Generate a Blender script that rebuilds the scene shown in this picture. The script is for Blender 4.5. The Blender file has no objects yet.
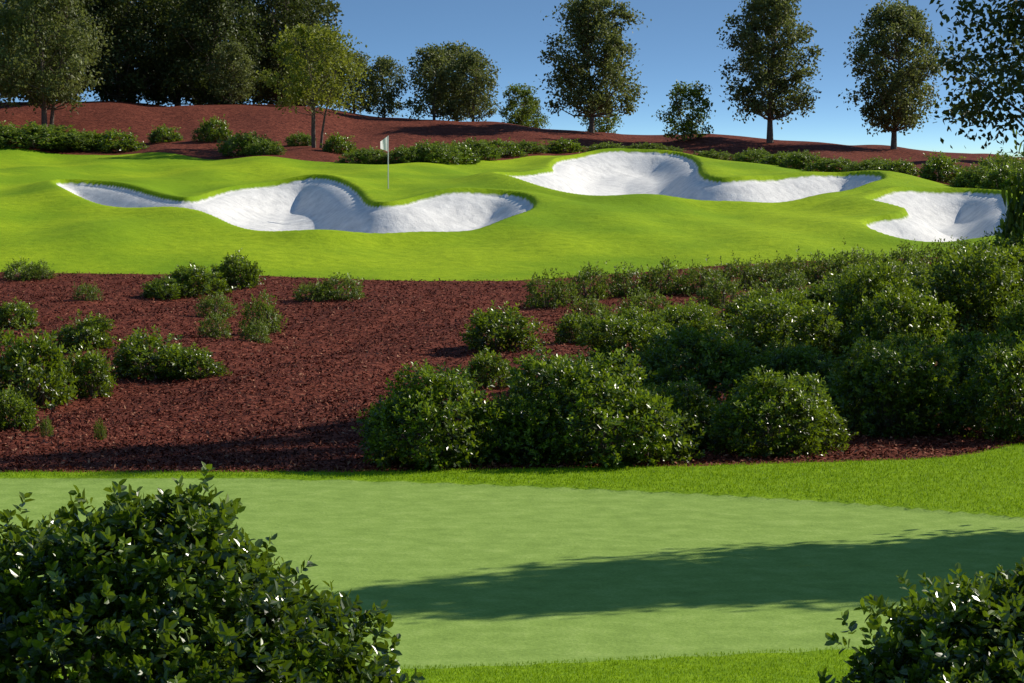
import bpy, math, numpy as np
from mathutils import Vector
rng=np.random.default_rng(7)
scene=bpy.context.scene
# ------------------------------------------------------------------ terrain
XS=np.array([-60,-30,-15,0,15,30,60],float)
ROWS=[(-60,3.4),(0,3.4),(8,2.9),(14,1.9),(20,.9),(25,.2),(28,0),(36,0),(44,0),(50,.03),(55,.1),(65,.45),(75,.9),(85,1.5),
(95,[2.46,2.46,2.46,2.46,2.4,2.3,2.3]),(105,[3.2,3.2,3.2,3.2,3.15,3.0,3.0]),(115,[3.9,3.9,3.9,3.9,3.7,3.5,3.5]),
(125,[4.45,4.45,4.45,4.42,4.3,3.85,3.8]),(135,[5,5,5,4.9,4.7,4.1,4]),(142,[5.6,5.6,5.5,5.3,4.9,4.3,4.2]),(150,[6.4,6.4,6.3,5.6,5.1,4.6,4.5]),
(165,[8.2,8.2,8.2,6.95,6.2,5.25,5.0]),(178,[8.6,8.6,8.4,7.0,6.2,5.2,4.9]),(200,[7.5,7.5,7.2,6,5,4,4]),(260,2.0),(400,0),(900,0),(4000,0)]
YS=np.array([r[0] for r in ROWS],float)
T=np.array([[r[1]]*7 if not isinstance(r[1],list) else r[1] for r in ROWS],float)
M=np.zeros_like(T)
dd=(T[1:]-T[:-1])/(YS[1:]-YS[:-1])[:,None]
for i in range(1,len(YS)-1):
    a,b=dd[i-1],dd[i]
    M[i]=np.where(a*b>0,2*a*b/np.where(a+b==0,1,a+b),0)
def sst(a,b,x):
    t=np.clip((x-a)/(b-a),0,1);return t*t*(3-2*t)
def H0(x,y):
    x=np.asarray(x,float);y=np.asarray(y,float)
    yc=np.clip(y,-60,3999);xx=np.clip(x,-60,59.99)
    i=np.clip(np.searchsorted(YS,yc,side='right')-1,0,len(YS)-2)
    h=YS[i+1]-YS[i];t=(yc-YS[i])/h
    h00=2*t**3-3*t**2+1;h10=t**3-2*t**2+t;h01=-2*t**3+3*t**2;h11=t**3-t**2
    j=np.clip(np.searchsorted(XS,xx,side='right')-1,0,len(XS)-2)
    def col(k): return h00*T[i,k]+h10*h*M[i,k]+h01*T[i+1,k]+h11*h*M[i+1,k]
    s=(xx-XS[j])/(XS[j+1]-XS[j]);s=s*s*(3-2*s)*.5+s*.5
    return col(j)*(1-s)+col(j+1)*s
def H(x,y):
    z=H0(x,y)
    k=sst(84,96,y)*(1-sst(150,185,y))
    z=z+k*(0.14*np.sin(x*.33+y*.13)+0.10*np.sin(x*.8-y*.21+1)+.04*np.sin(x*1.7+y*.4))
    k2=sst(46,52,y)*(1-sst(74,84,y))
    z=z+k2*(0.09*np.sin(x*.7+y*.3)+.05*np.sin(x*1.3-y*.5)+.03*np.sin(x*3.1+y*1.3)*np.sin(y*2.3-x))
    k3=sst(145,160,y)
    z=z+k3*(0.12*np.sin(x*.5+y*.05)+.06*np.sin(x*1.1+2))*(1-sst(400,600,y))
    return z
def curve(pts):
    p=np.array(pts,float)
    return lambda x:(np.interp(x-.5,p[:,0],p[:,1])+np.interp(x,p[:,0],p[:,1])+np.interp(x+.5,p[:,0],p[:,1]))/3
cA=curve([(-60,45),(-8.2,44.7),(-2.7,44.7),(3.07,45.6),(7.3,46.7),(8.9,48.8),(14,51),(60,60)])
cG=curve([(-60,43),(-12,43.8),(-8,44.0),(-4,44.0),(-1.75,43.6),(.73,42.8),(2.8,42),(4.9,40.9),(7.2,39.2),(12,34),(14,30),(60,5)])
cGf=curve([(-60,27.5),(-4,27.2),(-.8,27.3),(1.5,28.0),(3,28.4),(6,29),(12,32),(60,60)])
cB=curve([(-60,88),(-15,85.8),(-8,85),(-3.3,83.6),(.25,83.6),(5.8,87),(10.7,88.6),(15.9,91.2),(30,95),(60,98)])
cC=curve([(-60,145),(-26,142),(-19,140.5),(-15,137),(-10,133),(-5.2,131),(-1.6,137),(2.4,143),(9.5,142),(13,131),(17,123),(20,117),(30,110),(60,110)])
B1=[(-18.8,115.0),(-17.1,114.6),(-15.6,113.2),(-14.0,110.4),(-12.7,108.0),(-12.3,108.4),(-12.2,110.5),(-11.9,113.2),(-11.2,115.0),(-9.7,117.4),(-8.0,117.5),(-6.8,115.0),(-6.0,111.8),(-5.5,107.2),(-5.1,105.1),(-4.4,105.1),(-3.5,107.2),(-2.0,108.5),(-0.5,109.0),(0.6,108.1),(1.0,105.1),(0.7,101.8),(-0.1,98.8),(-1.1,96.5),(-2.5,95.5),(-3.8,94.9),(-5.5,94.2),(-7.2,94.2),(-8.7,95.4),(-9.8,97.4),(-10.7,99.6),(-11.8,100.8),(-13.3,101.6),(-15.0,103.3),(-16.7,106.6),(-18.1,110.4)]
B2=[(-0.9,118.2),(0.1,120.6),(1.1,122.2),(1.8,125.3),(1.7,132.6),(2.3,137.3),(4.4,140.9),(7.0,141.6),(8.9,140.6),(8.9,131.4),(8.2,122.4),(8.6,118.5),(9.7,118.8),(12.1,121.7),(14.6,123.6),(16.0,121.5),(15.7,117.3),(14.7,113.8),(12.6,110.4),(10.4,108.4),(7.3,107.6),(4.9,106.9),(3.4,107.2),(2.2,109.5),(0.9,111.8),(-.2,115.0)]
B3=[(13.7,108.3),(14.9,110.9),(16.8,112.9),(18.6,113.2),(19.6,111.3),(19.0,106.7),(17.0,95.4),(16.1,93.6),(14.7,93.2),(13.4,93.6),(12.5,95.3),(12.2,98.5),(12.8,100.6),(14.1,101.6),(14.7,104.2),(14.1,105.5),(13.5,106.8)]
def chaikin(p,n=2):
    p=np.array(p,float)
    for _ in range(n):
        q=np.roll(p,-1,0)
        p=np.stack([.75*p+.25*q,.25*p+.75*q],1).reshape(-1,2)
    return p
def sdist(poly,x,y):
    out=np.full(x.shape,-99.)
    m=(x>poly[:,0].min()-5)&(x<poly[:,0].max()+5)&(y>poly[:,1].min()-5)&(y<poly[:,1].max()+5)
    px,py=x[m],y[m];dm=np.full(px.shape,1e9);ins=np.zeros(px.shape,bool)
    n=len(poly)
    for i in range(n):
        a=poly[i];b=poly[(i+1)%n];e=b-a;L=e@e
        t=np.clip(((px-a[0])*e[0]+(py-a[1])*e[1])/L,0,1)
        dm=np.minimum(dm,(px-a[0]-t*e[0])**2+(py-a[1]-t*e[1])**2)
        c=((a[1]>py)!=(b[1]>py))
        if abs(e[1])>1e-9: ins^=c&(px<e[0]*(py-a[1])/e[1]+a[0])
    out[m]=np.sqrt(dm)*np.where(ins,1,-1);return out
polys=[chaikin(b) for b in (B1,B2,B3)]
def sand_d(x,y):
    return np.maximum.reduce([sdist(p,x,y) for p in polys])
def mulch_d(x,y):
    return np.maximum(np.minimum(y-cA(x),cB(x)-y),y-cC(x))
def green_d(x,y):
    return np.minimum(cG(x)-y,y-cGf(x))

def mat(name):
    m=bpy.data.materials.new(name);m.use_nodes=True
    nt=m.node_tree;nt.nodes.clear();return m,nt
class N:
    def __init__(s,nt):s.nt=nt
    def new(s,t,**k):
        n=s.nt.nodes.new(t)
        for a,b in k.items():setattr(n,a,b)
        return n
    def link(s,a,b):s.nt.links.new(a,b)
    def attr(s,name):return s.new('ShaderNodeAttribute',attribute_name=name).outputs['Fac']
    def pos(s):
        return s.new('ShaderNodeNewGeometry').outputs['Position']
    def noise(s,scale,detail=4,rough=.6,vec=None):
        n=s.new('ShaderNodeTexNoise');n.inputs['Scale'].default_value=scale;n.inputs['Detail'].default_value=detail;n.inputs['Roughness'].default_value=rough
        s.link(vec if vec else s.pos(),n.inputs['Vector']);return n.outputs['Fac']
    def math(s,op,a,b=None,c=None):
        n=s.new('ShaderNodeMath',operation=op)
        for i,v in enumerate((a,b,c)):
            if v is None: continue
            if isinstance(v,(int,float)):n.inputs[i].default_value=v
            else:s.link(v,n.inputs[i])
        return n.outputs[0]
    def rng(s,v,a,b,c=0,d=1):
        n=s.new('ShaderNodeMapRange')
        for i,q in enumerate((v,a,b,c,d)):
            if isinstance(q,(int,float)):n.inputs[i].default_value=q
            else:s.link(q,n.inputs[i])
        return n.outputs[0]
    def mix(s,f,a,b):
        n=s.new('ShaderNodeMix',data_type='RGBA')
        for idx,q in ((0,f),(6,a),(7,b)):
            if isinstance(q,(int,float)):n.inputs[idx].default_value=q
            elif isinstance(q,tuple):n.inputs[idx].default_value=(*q,1)
            else:s.link(q,n.inputs[idx])
        return n.outputs[2]
    def ramp(s,f,stops):
        n=s.new('ShaderNodeValToRGB');e=n.color_ramp.elements
        while len(e)<len(stops):e.new(.5)
        for i,(p,c) in enumerate(stops):e[i].position=p;e[i].color=(*c,1)
        s.link(f,n.inputs[0]);return n.outputs[0]

# ground material
gm,nt=mat('ground_cover');g=N(nt)
fine=g.noise(26,2,.75);mid=g.noise(2.2,3,.6);big=g.noise(.16,2,.5)
grassA=g.ramp(g.math('ADD',g.math('MULTIPLY',fine,.5),g.math('MULTIPLY',mid,.5)),[(.3,(.20,.31,.004)),(.5,(.32,.45,.008)),(.72,(.44,.56,.016))])
grass=g.mix(g.rng(big,.38,.62,0,.8),grassA,(.165,.30,.005))
pg=g.ramp(g.math('ADD',g.math('MULTIPLY',fine,.5),g.math('MULTIPLY',mid,.5)),[(.28,(.18,.28,.05)),(.5,(.26,.39,.075)),(.72,(.38,.51,.13))])
fr=g.ramp(g.math('ADD',g.math('MULTIPLY',fine,.5),g.math('MULTIPLY',mid,.5)),[(.3,(.10,.20,.003)),(.5,(.20,.34,.005)),(.7,(.31,.46,.01))])
sandc=g.ramp(g.math('ADD',g.math('MULTIPLY',fine,.35),g.math('MULTIPLY',mid,.65)),[(.3,(.56,.56,.56)),(.5,(.76,.75,.73)),(.7,(.90,.89,.86))])
vor=g.new('ShaderNodeTexVoronoi');vor.inputs['Scale'].default_value=13;g.link(g.pos(),vor.inputs['Vector'])
sep=g.new('ShaderNodeSeparateColor');g.link(vor.outputs['Color'],sep.inputs[0])
mul=g.ramp(g.math('ADD',g.math('MULTIPLY',sep.outputs[0],.5),g.math('MULTIPLY',mid,.5)),[(.15,(.028,.005,.003)),(.5,(.135,.030,.016)),(.85,(.29,.085,.05))])
y=g.new('ShaderNodeSeparateXYZ');g.link(g.pos(),y.inputs[0])
isfar=g.rng(y.outputs[1],60,61)
base=g.mix(isfar,fr,grass)
gmask=g.rng(g.math('ADD',g.attr('green'),g.math('MULTIPLY_ADD',fine,.08,-.04)),-.02,.04)
base=g.mix(gmask,base,pg)
mmask=g.rng(g.math('ADD',g.attr('mulch'),g.math('MULTIPLY_ADD',mid,.5,-.25)),-.05,.08)
base=g.mix(mmask,base,mul)
smask=g.rng(g.math('ADD',g.attr('sand'),g.math('MULTIPLY_ADD',mid,.08,-.04)),.10,.17)
base=g.mix(smask,base,sandc)
bs=g.new('ShaderNodeBsdfPrincipled');bs.inputs['Roughness'].default_value=.9;bs.inputs['Specular IOR Level'].default_value=.1
g.link(base,bs.inputs['Base Color'])
bh=g.math('ADD',g.math('MULTIPLY',fine,.035),g.math('MULTIPLY',mid,.12))
bp=g.new('ShaderNodeBump');bp.inputs['Distance'].default_value=1
g.link(g.rng(gmask,0,1,.5,.2),bp.inputs['Strength'])
g.link(bh,bp.inputs['Height']);g.link(bp.outputs[0],bs.inputs['Normal'])
o=g.new('ShaderNodeOutputMaterial');g.link(bs.outputs[0],o.inputs[0])

def build(name,V,Q,mats,midx=None,attrs=None,smooth=False):
    V=np.ascontiguousarray(V,np.float32);Q=np.ascontiguousarray(Q,np.int32)
    me=bpy.data.meshes.new(name)
    me.vertices.add(len(V));me.vertices.foreach_set('co',V.ravel())
    me.loops.add(Q.size);me.loops.foreach_set('vertex_index',Q.ravel())
    me.polygons.add(len(Q));me.polygons.foreach_set('loop_start',np.arange(0,Q.size,4,dtype=np.int32))
    for m in mats:me.materials.append(m)
    if midx is not None:me.polygons.foreach_set('material_index',np.asarray(midx,np.int32))
    me.polygons.foreach_set('use_smooth',np.full(len(Q),smooth,bool))
    me.update(calc_edges=True)
    for k,v in (attrs or {}).items():
        a=me.attributes.new(k,'FLOAT','POINT');a.data.foreach_set('value',np.ascontiguousarray(v,np.float32))
    return me
def add(name,me,loc=(0,0,0),rot=0,scale=(1,1,1),parent=None):
    ob=bpy.data.objects.new(name,me);scene.collection.objects.link(ob)
    ob.location=loc;ob.rotation_euler=(0,0,rot);ob.scale=scale
    if parent:ob.parent=parent
    return ob
geo=lambda a,b,n:np.geomspace(a,b,n)
xd=np.arange(-28,28.01,.14)
gx=np.concatenate([-geo(30,3000,24)[::-1],xd,geo(30,3000,24)])
gy=np.concatenate([np.arange(-60,24,3.),np.arange(24,50,.2),np.arange(50,84,.4),np.arange(84,92,.3),np.arange(92,143,.17),np.arange(143,205,1.),geo(206,3500,26)])
X,Y=np.meshgrid(gx,gy);x=X.ravel();yv=Y.ravel()
z=H(x,yv);sd=sand_d(x,yv);gd=green_d(x,yv);md=mulch_d(x,yv)
z=z-.24*sst(0,.18,sd)-.75*sst(.15,2.1,sd)-.3*sst(1.5,4.5,sd)+.24*np.exp(-(np.clip(-sd,0,50)/1.5)**2)*(sd>-10)*(1-sst(0,2.5,sd))
z=z-.05*sst(-.05,.08,gd)
nx,ny=len(gx),len(gy)
idx=np.arange(nx*ny).reshape(ny,nx)
Q=np.stack([idx[:-1,:-1],idx[:-1,1:],idx[1:,1:],idx[1:,:-1]],-1).reshape(-1,4)
add('ground',build('ground',np.stack([x,yv,z],1),Q,[gm],attrs={'sand':np.clip(sd,-5,5),'green':np.clip(gd,-5,5),'mulch':np.clip(md,-5,5)},smooth=True))

# ------------------------------------------------------------------ foliage materials
def leafmat(name,stops,rough=.4,spec=.5,trans=.3,tcol=(.25,.4,.03)):
    m,nt=mat(name);g=N(nt)
    c=g.ramp(g.attr('tint'),stops)
    b=g.new('ShaderNodeBsdfPrincipled');b.inputs['Roughness'].default_value=rough;b.inputs['Specular IOR Level'].default_value=spec
    g.link(c,b.inputs['Base Color'])
    o=g.new('ShaderNodeOutputMaterial')
    if trans<=0:
        g.link(b.outputs[0],o.inputs[0]);return m
    t=g.new('ShaderNodeBsdfTranslucent')
    tc=g.new('ShaderNodeMix',data_type='RGBA',blend_type='MIX');tc.inputs[0].default_value=.5;g.link(c,tc.inputs[6]);tc.inputs[7].default_value=(*tcol,1)
    g.link(tc.outputs[2],t.inputs[0])
    mx=g.new('ShaderNodeMixShader');mx.inputs[0].default_value=trans
    g.link(b.outputs[0],mx.inputs[1]);g.link(t.outputs[0],mx.inputs[2])
    g.link(mx.outputs[0],o.inputs[0]);return m
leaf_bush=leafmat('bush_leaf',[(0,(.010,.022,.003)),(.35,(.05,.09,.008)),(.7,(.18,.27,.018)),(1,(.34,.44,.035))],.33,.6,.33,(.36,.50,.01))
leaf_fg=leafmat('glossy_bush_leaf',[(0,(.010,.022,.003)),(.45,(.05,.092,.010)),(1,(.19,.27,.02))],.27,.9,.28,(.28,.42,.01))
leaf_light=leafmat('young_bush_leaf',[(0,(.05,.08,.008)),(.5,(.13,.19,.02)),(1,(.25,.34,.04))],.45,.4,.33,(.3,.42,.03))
leaf_tree=leafmat('tree_leaf',[(0,(.055,.068,.024)),(.5,(.135,.165,.052)),(1,(.26,.29,.09))],.5,.3,.33,(.30,.36,.06))
leaf_yel=leafmat('yellow_leaf',[(0,(.07,.09,.01)),(.5,(.17,.21,.02)),(1,(.32,.35,.05))],.5,.35,.35,(.45,.5,.05))
leaf_dark=leafmat('dark_leaf',[(0,(.025,.035,.010)),(.5,(.07,.095,.024)),(1,(.14,.17,.04))],.5,.3,.25,(.18,.24,.03))
bark,nt=mat('bark');g=N(nt)
b=g.new('ShaderNodeBsdfPrincipled');b.inputs['Roughness'].default_value=.9
g.link(g.ramp(g.noise(12,3,.7),[(.3,(.09,.065,.045)),(.7,(.26,.21,.16))]),b.inputs['Base Color'])
o=g.new('ShaderNodeOutputMaterial');g.link(b.outputs[0],o.inputs[0])

def nrm(v):return v/np.maximum(np.linalg.norm(v,axis=-1,keepdims=True),1e-9)
def rdir(n,r):return nrm(r.normal(size=(n,3)))
def leaves6(P,A,Nn,L,W,tint):
    A=nrm(A);B=nrm(np.cross(Nn,A));C=np.cross(A,B)
    L=L[:,None];W=W[:,None]
    v=np.stack([P,P+A*L*.3+B*W+C*W*.25,P+A*L*.72+B*W*.85+C*W*.2-C*L*.03,P+A*L-C*L*.1,P+A*L*.72-B*W*.85+C*W*.2-C*L*.03,P+A*L*.3-B*W+C*W*.25],1)
    n=len(P);i=np.arange(n)[:,None]*6
    q=np.concatenate([i+np.array([[0,1,2,3]]),i+np.array([[0,3,4,5]])],1).reshape(-1,4)
    return v.reshape(-1,3),q,np.repeat(tint,6)
def leaves4(P,A,Nn,L,W,tint):
    A=nrm(A);B=nrm(np.cross(Nn,A));L=L[:,None];W=W[:,None];C=np.cross(A,B)
    v=np.stack([P,P+A*L*.5+B*W+C*W*.3,P+A*L,P+A*L*.5-B*W+C*W*.3],1)
    n=len(P);i=np.arange(n)[:,None]*4
    return v.reshape(-1,3),(i+np.array([[0,1,2,3]])),np.repeat(tint,4)
def tube(pts,rad,sides=6):
    pts=np.array(pts,float);k=len(pts);V=[];Qs=[]
    for j in range(k):
        d=nrm(pts[min(j+1,k-1)]-pts[max(j-1,0)])
        u=nrm(np.cross(d,[.3,.9,.1]));w=np.cross(d,u)
        a=np.arange(sides)*2*math.pi/sides
        V.append(pts[j]+rad[j]*(np.cos(a)[:,None]*u+np.sin(a)[:,None]*w))
    for j in range(k-1):
        for s in range(sides):
            Qs.append([j*sides+s,j*sides+(s+1)%sides,(j+1)*sides+(s+1)%sides,(j+1)*sides+s])
    return np.concatenate(V),np.array(Qs)
def assemble(name,parts,mats):
    V=[];Qa=[];mi=[];ti=[];o=0
    for v,q,t,m in parts:
        V.append(v);Qa.append(q+o);mi.append(np.full(len(q),m));ti.append(t);o+=len(v)
    return build(name,np.concatenate(V),np.concatenate(Qa),mats,np.concatenate(mi),{'tint':np.concatenate(ti)})
def bush_mesh(name,lobes,nshoot,nleaf,L,seed,leafm,detail=True,stem=.12,loose=.1,nj=.25,wid=.27):
    r=np.random.default_rng(seed);lobes=np.array(lobes,float)
    w=lobes[:,3]**2;k=r.choice(len(lobes),nshoot*3,p=w/w.sum())
    c=lobes[k,:3];R=lobes[k,3]
    d=rdir(len(k),r)
    f=1-.42*r.random(len(k))**2.2
    lump=1+loose*np.sin(d[:,0]*5+k*2)*np.cos(d[:,1]*6+k)+loose*.9*np.abs(r.normal(size=len(k)))*(r.random(len(k))<.3)
    P=c+d*(R*f*lump)[:,None]
    keep=P[:,2]>.0
    for j in range(len(lobes)):
        dist=np.linalg.norm(P-lobes[j,:3],axis=1)/lobes[j,3]
        keep&=~((dist<.72)&(k!=j))
    P=P[keep][:nshoot];d=d[keep][:nshoot];f=f[keep][:nshoot]
    n=len(P);top=P[:,2]/max(P[:,2].max(),.1)
    G=nrm(d+np.array([0,0,.45])+.4*r.normal(size=(n,3)))
    U=nrm(np.cross(G,rdir(n,r)));Wv=np.cross(G,U)
    ii=np.tile(np.arange(nleaf),n);jj=np.repeat(np.arange(n),nleaf)
    ang=ii*2.4+jj*1.7+r.normal(size=len(ii))*.3
    t=(ii+.5)/nleaf
    out=np.cos(ang)[:,None]*U[jj]+np.sin(ang)[:,None]*Wv[jj]
    A=nrm(G[jj]*(.25+.7*t[:,None])+out*(1-.35*t[:,None])+.15*r.normal(size=(len(ii),3)))
    PP=P[jj]+G[jj]*(stem*(t-.5))[:,None]
    Nn=nrm(G[jj]+nj*r.normal(size=(len(ii),3)))
    LL=L*r.uniform(.65,1.15,len(ii))*(1-.25*t)
    tint=np.clip(.45*np.repeat(r.random(n),nleaf)+.3*r.random(len(ii))+.35*t-.22+.25*top[jj]+(f[jj]-.9)*1.1,0,1)  # tint also paints in shade: inner leaves darker, upper leaves lighter
    fn=leaves6 if detail else leaves4
    v,q,tt=fn(PP,A,Nn,LL,LL*wid,tint)
    parts=[(v,q,tt,0)]
    for lo in lobes:
        for _ in range(2):
            e=lo[:3]+rdir(1,r)[0]*lo[3]*.5;e[2]=max(e[2],.15)
            b0=np.array([lo[0]*.7+r.normal()*.05,lo[1]*.7+r.normal()*.05,-.1]);m=(b0+e)/2+r.normal(size=3)*.04
            v,q=tube([b0,m,e],[.022,.014,.006],5);parts.append((v,q,np.full(len(v),.5),1))
    return assemble(name,parts,[leafm,bark])
def lobes_round(r,n,R,h,low=.42):
    out=[(r.normal()*.1*R,r.normal()*.1*R,h-R*.6,R*.55),(0,0,h*.35,R*.68)]
    for i in range(n):
        a=i*2*math.pi/n+r.normal()*.4;q=R*r.uniform(.45,.78)
        rr=R*r.uniform(.26,.5);out.append((q*math.cos(a),q*math.sin(a),h*r.uniform(.1,low),rr))
    for i in range(n*2//3):
        a=i*3*math.pi/n+r.normal()*.5;q=R*r.uniform(.2,.62)
        rr=R*r.uniform(.2,.38);out.append((q*math.cos(a),q*math.sin(a),h*r.uniform(.5,.88),rr))
    return out
rb=np.random.default_rng(3)
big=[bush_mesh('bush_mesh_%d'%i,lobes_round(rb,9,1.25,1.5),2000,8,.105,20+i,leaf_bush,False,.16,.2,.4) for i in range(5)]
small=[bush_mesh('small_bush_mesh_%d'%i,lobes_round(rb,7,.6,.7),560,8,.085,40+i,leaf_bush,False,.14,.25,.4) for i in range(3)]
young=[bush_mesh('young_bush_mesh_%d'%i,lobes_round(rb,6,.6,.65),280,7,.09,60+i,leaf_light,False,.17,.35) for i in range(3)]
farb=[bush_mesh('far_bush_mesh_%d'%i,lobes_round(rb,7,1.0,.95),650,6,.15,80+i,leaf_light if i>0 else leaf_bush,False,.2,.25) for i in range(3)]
def place(meshes,x,y,w,h,R,hh,name='bush'):
    me=meshes[rng.integers(len(meshes))]
    s=w/2/R;add(name,me,(x,y,float(H(x,y))-.04),rng.uniform(0,6.28),(s,s*rng.uniform(.9,1.1),h/hh))
for x_,y_,w,h in [(-1.3,45.9,2.5,1.5),(0.1,46.4,1.8,1.1),(1.4,46.6,2.9,1.65),(4.5,47.6,2.4,1.3),(2.9,48.7,1.9,1.1),(6.7,50.4,2.7,1.5),(9.2,50.2,2.5,1.6),
  (3.6,54.1,2.6,1.6),(5.5,54.7,2.2,1.2),(2.7,59.4,2.6,1.4),(6.0,60.5,2.8,1.6),(8.5,60.6,2.8,1.9),(11.2,66.6,3.8,2.2),(11.2,58.3,2.8,2.0),(8.8,67.5,2.8,1.7),(6.4,66.5,2.5,1.4),(4.1,65,2.1,1.2),(9.5,55.5,2.4,1.5),(12.8,72,4,2.1),(9.5,73.4,3.0,1.5),(7.2,53.4,1.8,1.1),(10.6,53.8,2.4,1.6),(12.5,62,2.8,2.1),
  (7.7,57,2.0,1.2),(1.7,53,1.7,.95),(10.4,77.4,2.8,1.2),(13.5,77,3,1.5)]:
    place(big,x_,y_,w,h,1.25,1.5)
for x_,y_,w,h in [(-.3,66.3,1.9,.95),(1.6,67.4,1.2,.7),(-.5,59.4,1.3,.7),(.7,56.7,1.6,.95),(8.2,72.9,2.2,.9),(6.1,70.9,1.9,.85),(4.6,70.4,1.6,.75),(3,69.4,1.5,.7),
  (-9.1,50.7,1.1,.7),(-9.9,56.7,2.0,1.35),(-8.9,58.3,1.3,.9),(-7.9,60.9,2.0,.9),(-6.9,60.6,1.2,.6),(-10.2,66.8,1.5,.75),(-12.8,72.1,1.3,.6),(-9.2,80.6,2.0,.75),(-8.0,82,1.5,.9),(-9.9,79.6,1.5,.55)]:
    place(small,x_,y_,w,h,.6,.7)
for x_,y_,w,h in [(1,77.2,1.4,.9),(2.2,78.5,1.3,.9),(3.3,79.3,1.3,.8),(4.4,79.8,1.4,.9),(5.4,80.1,1.3,.8),(6.7,81.7,1.4,.8),(7.5,82.3,1.2,.7),(8.2,82.8,1.4,.8),(9.2,83.2,1.3,.8),(10.1,83.6,1.5,.9),(11,83.8,1.4,.8),(11.8,83.8,1.5,1.0),(12.8,84.4,1.5,1),(13.6,84.9,1.6,1),(14.5,85,1.6,1),(15.2,85.2,1.6,1.1),(16,87,1.6,1.1),
  (3.5,74,1.4,.8),(5.6,75.5,1.5,.9),(7.6,77,1.6,.9),(9.4,78.6,1.7,.9),(11.5,79.6,1.7,1.0),(2,73,1.2,.7),(13.4,80,1.9,1.1),
  (-14.8,84,1.3,.55),(-14.2,84.2,.9,.5),(-7.3,69.0,.9,.6),(-6.3,70.5,1,.95),(-6.2,68,.7,.5),(-7.9,74.6,1.1,.6),(-11.8,77.7,.8,.45),(-4.8,78.5,1.5,.65),(-5.6,78.2,1.1,.5),(-8.3,49.7,.25,.35),(-7.4,50,.22,.35)]:
    place(young,x_,y_,w,h,.6,.65)
for x_,y_,w,h in [(-24.5,143.5,5,1.0),(-26.5,144,4,1.1),(-22.3,143.5,3,.8),(-20.3,143.5,3.4,.9),(-12.9,138,3,.9),(-12,136.5,1.8,.6),(-15.3,145,1.8,1.0),(-8.6,139.6,1.8,.8),(-6.7,132.7,2.6,.7),(-5,132.5,2,.7),(-3.9,133.2,2.6,.9),(-2.8,135,2.4,.8),(-2.0,138,2.4,.8),(-.6,141,2.4,.7),(.6,143.2,2.2,.5),(2.5,145.4,2.4,.6),(5,146,2.4,.5),(7,146,2.2,.4),(10.2,143,2.2,.5),
   (11.6,134.5,2.2,.6),(12.6,132.5,2,.5),(13.6,130.5,2.2,.7),(14.8,128.4,2.4,.6),(16,126.4,2,.5),(17.3,125,2,.6),(18.8,122.5,2.6,1.0),(19.8,118.5,2.6,.9),(20.4,116,2.2,1.0),(21,120,3,1.2),(22,125,3,1.2),(-18,146,1.8,.7),(-11,145,1.6,.6),(8.5,150,1.6,.4),(14,143,1.8,.5),(18,138,2,.6)]:
    place(farb,x_,y_,w,h,1.0,.95)
# foreground bushes
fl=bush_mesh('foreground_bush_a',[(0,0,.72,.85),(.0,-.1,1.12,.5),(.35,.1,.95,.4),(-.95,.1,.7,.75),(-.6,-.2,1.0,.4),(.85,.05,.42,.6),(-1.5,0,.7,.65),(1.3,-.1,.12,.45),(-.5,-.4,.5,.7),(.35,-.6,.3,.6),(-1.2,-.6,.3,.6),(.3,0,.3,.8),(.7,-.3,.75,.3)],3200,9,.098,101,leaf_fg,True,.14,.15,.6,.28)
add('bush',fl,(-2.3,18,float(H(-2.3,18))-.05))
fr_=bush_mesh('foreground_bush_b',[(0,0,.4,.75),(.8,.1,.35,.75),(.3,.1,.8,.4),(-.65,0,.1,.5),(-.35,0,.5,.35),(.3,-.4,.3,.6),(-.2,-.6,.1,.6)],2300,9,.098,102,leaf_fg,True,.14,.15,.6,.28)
add('bush',fr_,(3.05,18,float(H(3.05,18))-.16))

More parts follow.
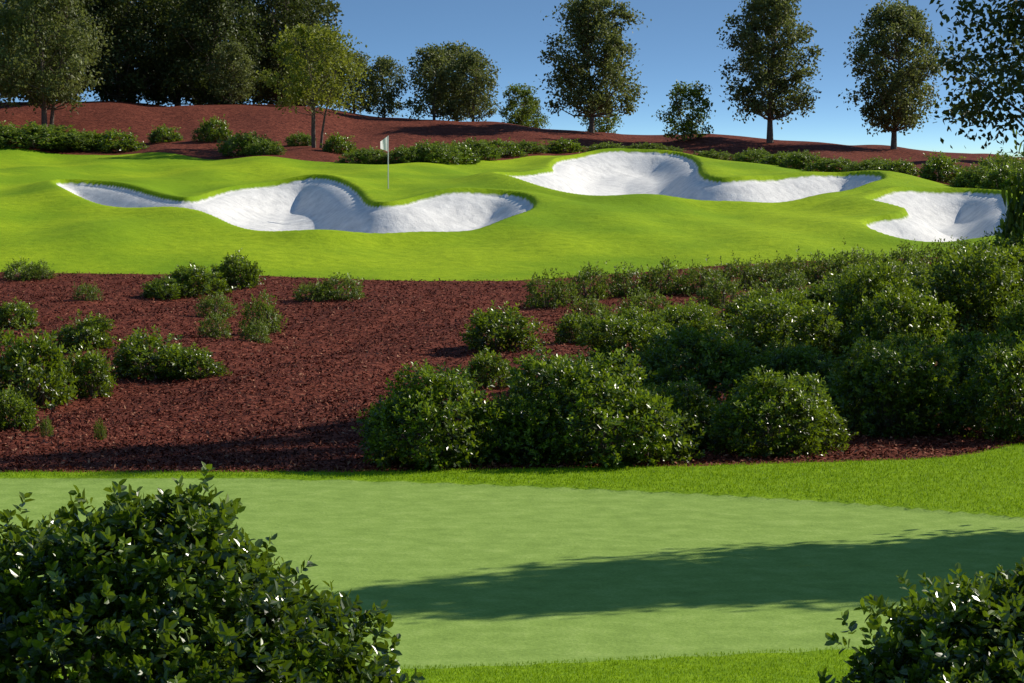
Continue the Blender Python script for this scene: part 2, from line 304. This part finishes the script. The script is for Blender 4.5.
# ------------------------------------------------------------------ trees
def tree_mesh(name,Ht,R,c0,seed,leafm,nclump=60,per=150,L=.16,trunks=1,shape=.8,cr=.75,pw=.5):
    r=np.random.default_rng(seed);parts=[];cs=[];rad=[]
    for i in range(nclump):
        t=(i+.5)/nclump;t=c0+(1-c0)*t*.96
        u=(t-c0)/(1-c0)
        prof=R*max(.12,math.sin(math.pi*min(1,u**shape*.84+.13)))**pw*(1+.13*math.sin(i*2.4*2+seed)+.08*math.sin(u*9+seed))
        a=i*2.4+r.normal()*.3;q=prof*math.sqrt(r.uniform(.03,1))*.8
        rr=cr*r.uniform(.55,1.35)*(.55+.45*prof/R)
        cs.append((q*math.cos(a),q*math.sin(a),min(t*Ht,Ht-rr*.6)));rad.append(rr)
    cs=np.array(cs);rad=np.array(rad)
    k=np.repeat(np.arange(nclump),per);n=len(k)
    d=rdir(n,r);rr=r.random(n)**.5*(1+.2*r.normal(size=n))
    P=cs[k]+d*(rad[k]*rr)[:,None]*np.array([1,1,.8])
    tint=np.clip(.4*r.random(nclump)[k]+.4*r.random(n)+.25*d[:,2]*.5+.12,0,1)
    LL=L*r.uniform(.6,1.2,n)
    v,q,t=leaves4(P,rdir(n,r)+np.array([0,0,-.3]),rdir(n,r)+np.array([0,0,.6]),LL,LL*.32,tint)
    parts.append((v,q,t,0))
    for tk in range(trunks):
        off=np.array([math.cos(tk*2.1),math.sin(tk*2.1)*.6,0])*(.0 if trunks==1 else .22)
        top=np.array([off[0]*4,off[1]*4,Ht*.8]);w=.02*Ht/math.sqrt(trunks)
        pts=[];rs=[]
        for s in range(7):
            f=s/6;pts.append(off+(top-off)*f+np.array([math.sin(f*5+seed+tk)-math.sin(seed+tk),math.cos(f*4+tk)-math.cos(tk),0])*.06*Ht*.12*f*8*.5+(np.array([0,0,-.25]) if s==0 else 0));rs.append(w*(1.25 if s==0 else 1-.85*f))
        v,q=tube(pts,rs,8);parts.append((v,q,np.full(len(v),.5),1))
        for i in range(tk,nclump,trunks*2 if nclump>50 else trunks):
            h=max(c0*.75*Ht,cs[i][2]-Ht*r.uniform(.12,.25))
            f=min(h/(Ht*.8),.98);j=f*6;j0=int(j);p0=pts[j0]*(1-(j-j0))+pts[min(j0+1,6)]*(j-j0)
            if np.linalg.norm(cs[i]-p0)<.3:continue
            m=(p0+cs[i])/2+np.array([0,0,-.12])*np.linalg.norm(cs[i]-p0)
            v,q=tube([p0,m,cs[i]],[w*.42*(1-f*.6),w*.25,.012],5);parts.append((v,q,np.full(len(v),.5),1))
    return assemble(name,parts,[leafm,bark])
tA=tree_mesh('round_tree_a',8,3.1,.17,1,leaf_tree,120,145,.21,pw=.38)
tB=tree_mesh('round_tree_b',8.9,3.0,.2,2,leaf_tree,120,145,.21,pw=.38,shape=.9)
tC=tree_mesh('round_tree_c',8.4,3.2,.17,3,leaf_tree,120,145,.21,pw=.38)
tY=tree_mesh('open_tree',6.2,3.3,.36,4,leaf_yel,60,110,.19,3,.7,.7)
tL=tree_mesh('multi_stem_tree',9.8,3.9,.18,5,leaf_tree,120,140,.22,3,.8,.9)
tD=tree_mesh('dark_tree_a',9,3.9,.06,6,leaf_dark,120,130,.25,1,.8,1.0)
tE=tree_mesh('dark_tree_b',10,3.7,.06,8,leaf_dark,120,130,.25,2,.9,1.0)
tS=tree_mesh('small_tree',4.2,1.9,.1,9,leaf_tree,60,100,.18,1,.8,.6)
tG=tree_mesh('sapling_tree',3.3,1.7,.06,10,leaf_light,45,80,.18,2,.8,.5)
tN=tree_mesh('near_tree',11.5,4.8,.42,12,leaf_dark,130,200,.16,2,.7,.8)
def tr(me,x,y,s=1,rot=None,name='tree',sc=None):
    add(name,me,(x,y,float(H(x,y))-.05),rng.uniform(0,6.28) if rot is None else rot,sc or (s,s,s))
tr(tA,4.6,162,1,0);tr(tB,14.7,160,1,1);tr(tC,21.7,159.6,1,2)
tr(tY,-9.9,141.8,1,.3);tr(tL,-25.2,152,1,0.5)
tr(tS,-7.7,169.6,.88);tr(tS,-9.6,171,.9);tr(tS,-4.6,166,1.05);tr(tS,-2.3,166,1.0);tr(tS,-3.4,170,1.15)
tr(tG,10.0,160,1);tr(tG,.5,182,.9);tr(tG,1.2,188,.8);tr(tG,5.9,186,.9)
for me,x_,y_,s in [(tD,-24,172,1.1),(tE,-21,176,1.0),(tD,-18.3,171,.92),(tE,-14.6,178,.95),(tD,-27.5,168,1.1),(tE,-30,176,1.2),(tE,-25,184,1.2),(tD,-19.5,184,1.15),(tS,-12.2,172,1.2),(tS,-16.8,168,.9),(tD,-34,160,1.1),(tD,-14.5,186,1.1),(tL,-29.5,154,1.0)]:
    tr(me,x_,y_,s)
# trees standing beside the near green and the planted slope; the tallest one is added
tr(tC,12.9,38.9,1,1.1,sc=(.9,.85,1.3))
tr(tB,15.6,40.2,1,.5,sc=(.9,.8,1.35))
tr(tA,18.6,40.6,1,2.1,sc=(.95,.85,1.45))
tr(tN,13.0,58,1,.6)
tr(tN,17.2,58.5,1,2.4,sc=(1.0,1.0,1.6));tr(tC,30,150,.9)  # stretched tree is out of view, added to cast shade on the mulch
add('tall_shrub',farb[0],(14.2,74,float(H(14.2,74))-.1),0,(1.25,1.3,4.2))

# ------------------------------------------------------------------ mulch chips, grass
n=170000
u=rng.random(n)**1.15;yy=44.6+u*45;xx=rng.uniform(-1,1,n)*(yy*.19+1)
k=(mulch_d(xx,yy)>.02)&(yy<95);xx,yy=xx[k],yy[k];n=len(xx)
P=np.stack([xx,yy,H(xx,yy)+rng.uniform(0,.04,n)],1)
A=rdir(n,rng);A[:,2]*=.5
v,q,t=leaves4(P,A,rdir(n,rng)*.8+np.array([0,0,1]),rng.uniform(.04,.12,n),rng.uniform(.01,.026,n),rng.random(n))
chipm=leafmat('bark_chip',[(0,(.025,.005,.003)),(.5,(.14,.032,.018)),(.9,(.29,.09,.052)),(1,(.42,.22,.13))],.8,.15,0)
add('mulch_chips',build('mulch_chips',v,q,[chipm],attrs={'tint':t}))
def grass(n,x0,x1,y0,y1,cond,h,w):
    xx=rng.uniform(x0,x1,n);yy=rng.uniform(y0,y1,n);k=cond(xx,yy);xx,yy=xx[k],yy[k];n=len(xx)
    P=np.stack([xx,yy,H(xx,yy)-.005],1);A=np.stack([rng.normal(size=n)*.35,rng.normal(size=n)*.35,np.ones(n)],1)
    return leaves4(P,A,rdir(n,rng)*np.array([1,1,.1]),rng.uniform(.5,1.1,n)*h,np.full(n,w),rng.random(n))
gl=leafmat('grass_blade',[(0,(.11,.21,.003)),(.5,(.21,.35,.005)),(1,(.33,.48,.01))],.5,.2,.35,(.38,.55,.01))
ps=[grass(130000,-10,11,38,50,lambda a,b:(green_d(a,b)<.0)&(mulch_d(a,b)<.1)&(b>35),.055,.006),
    grass(50000,-4,6,25,29.5,lambda a,b:(green_d(a,b)<.0),.045,.0035)]
o=0;V=[];Qs=[];Ts=[]
for v,q,t in ps:V.append(v);Qs.append(q+o);Ts.append(t);o+=len(v)
add('grass',build('grass',np.concatenate(V),np.concatenate(Qs),[gl],attrs={'tint':np.concatenate(Ts)}))

# ------------------------------------------------------------------ flagstick
def plain(name,col,rough=.5):
    m,nt=mat(name);g=N(nt);b=g.new('ShaderNodeBsdfPrincipled');b.inputs['Roughness'].default_value=rough
    g.link(g.ramp(g.noise(30,2),[(.3,tuple(c*.92 for c in col)),(.7,col)]),b.inputs['Base Color'])
    o=g.new('ShaderNodeOutputMaterial')
    if 'cloth' in name:
        t=g.new('ShaderNodeBsdfTranslucent');t.inputs[0].default_value=(*col,1);mx=g.new('ShaderNodeMixShader');mx.inputs[0].default_value=.5
        g.link(b.outputs[0],mx.inputs[1]);g.link(t.outputs[0],mx.inputs[2]);g.link(mx.outputs[0],o.inputs[0])
    else:g.link(b.outputs[0],o.inputs[0])
    return m
white=plain('white_paint',(.8,.8,.78));cloth=plain('flag_cloth',(.9,.9,.9),.8);dark=plain('cup_dark',(.03,.03,.03))
e=bpy.data.objects.new('golf_flagstick',None);scene.collection.objects.link(e);fx,fy=-5.0,113.3
e.location=(fx,fy,float(H(fx,fy)))
v,q=tube([(0,0,-.1),(0,0,1.2),(0,0,2.25)],[.024,.022,.018],10);add('pole',build('pole',v,q,[white],smooth=True),parent=e)
U,W=np.meshgrid(np.linspace(0,1,13),np.linspace(0,1,9))
fxs=-.30*U+0*W;fzs=2.23-.62*W*(1-.55*U)-.22*U;fys=.05*np.sin(U*7+W)*U
idx=np.arange(U.size).reshape(U.shape);Qf=np.stack([idx[:-1,:-1],idx[:-1,1:],idx[1:,1:],idx[1:,:-1]],-1).reshape(-1,4)
add('flag',build('flag',np.stack([fxs.ravel()-.015,fys.ravel(),fzs.ravel()],1),Qf,[cloth],smooth=True),parent=e)
v,q=tube([(0,0,-.1),(0,0,.008)],[.054,.054],16);add('cup',build('cup',v,q,[dark]),parent=e)

# ------------------------------------------------------------------ light, sky, camera
sx,sy,el=.89,.45,math.radians(33)
az=math.atan2(sx,sy)
S=Vector((math.cos(el)*math.sin(az),math.cos(el)*math.cos(az),math.sin(el)))
L=bpy.data.lights.new('sun','SUN');L.energy=5;L.angle=math.radians(.5);L.color=(1,.93,.80)
so=bpy.data.objects.new('sun',L);scene.collection.objects.link(so);so.rotation_euler=S.to_track_quat('Z','Y').to_euler()
w=bpy.data.worlds.new('World');scene.world=w;w.use_nodes=True;nt=w.node_tree;nt.nodes.clear();g=N(nt)
try: w.cycles.sampling_method='NONE'
except Exception: pass
tc=g.new('ShaderNodeTexCoord');sp=g.new('ShaderNodeSeparateXYZ');g.link(tc.outputs['Generated'],sp.inputs[0])
cb=g.new('ShaderNodeCombineXYZ');g.link(sp.outputs[0],cb.inputs[0]);g.link(sp.outputs[1],cb.inputs[1])
g.link(g.math('MULTIPLY_ADD',sp.outputs[2],12.0,.03),cb.inputs[2])
nv=g.new('ShaderNodeVectorMath',operation='NORMALIZE');g.link(cb.outputs[0],nv.inputs[0])
sk=g.new('ShaderNodeTexSky');sk.sky_type='NISHITA';sk.sun_disc=False;sk.sun_elevation=el;sk.sun_rotation=az;sk.ozone_density=1.5;sk.dust_density=.8;sk.air_density=1.0;sk.altitude=200
g.link(nv.outputs[0],sk.inputs['Vector'])
vm=g.new('ShaderNodeVectorMath',operation='MULTIPLY');g.link(sk.outputs[0],vm.inputs[0]);vm.inputs[1].default_value=(.78,1.03,1.12)
bg=g.new('ShaderNodeBackground');bg.inputs[1].default_value=.13;g.link(vm.outputs[0],bg.inputs[0])
o=g.new('ShaderNodeOutputWorld');g.link(bg.outputs[0],o.inputs[0])
cam=bpy.data.cameras.new('camera');co=bpy.data.objects.new('camera',cam);scene.collection.objects.link(co)
cam.sensor_width=36;cam.lens=2800/1024*36;cam.clip_end=6000;cam.clip_start=.5
co.location=(0,0,5);co.rotation_euler=(math.pi/2-math.atan(181.5/2800),0,0)
scene.camera=co
scene.view_settings.view_transform='Standard';scene.view_settings.look='None';scene.view_settings.exposure=0
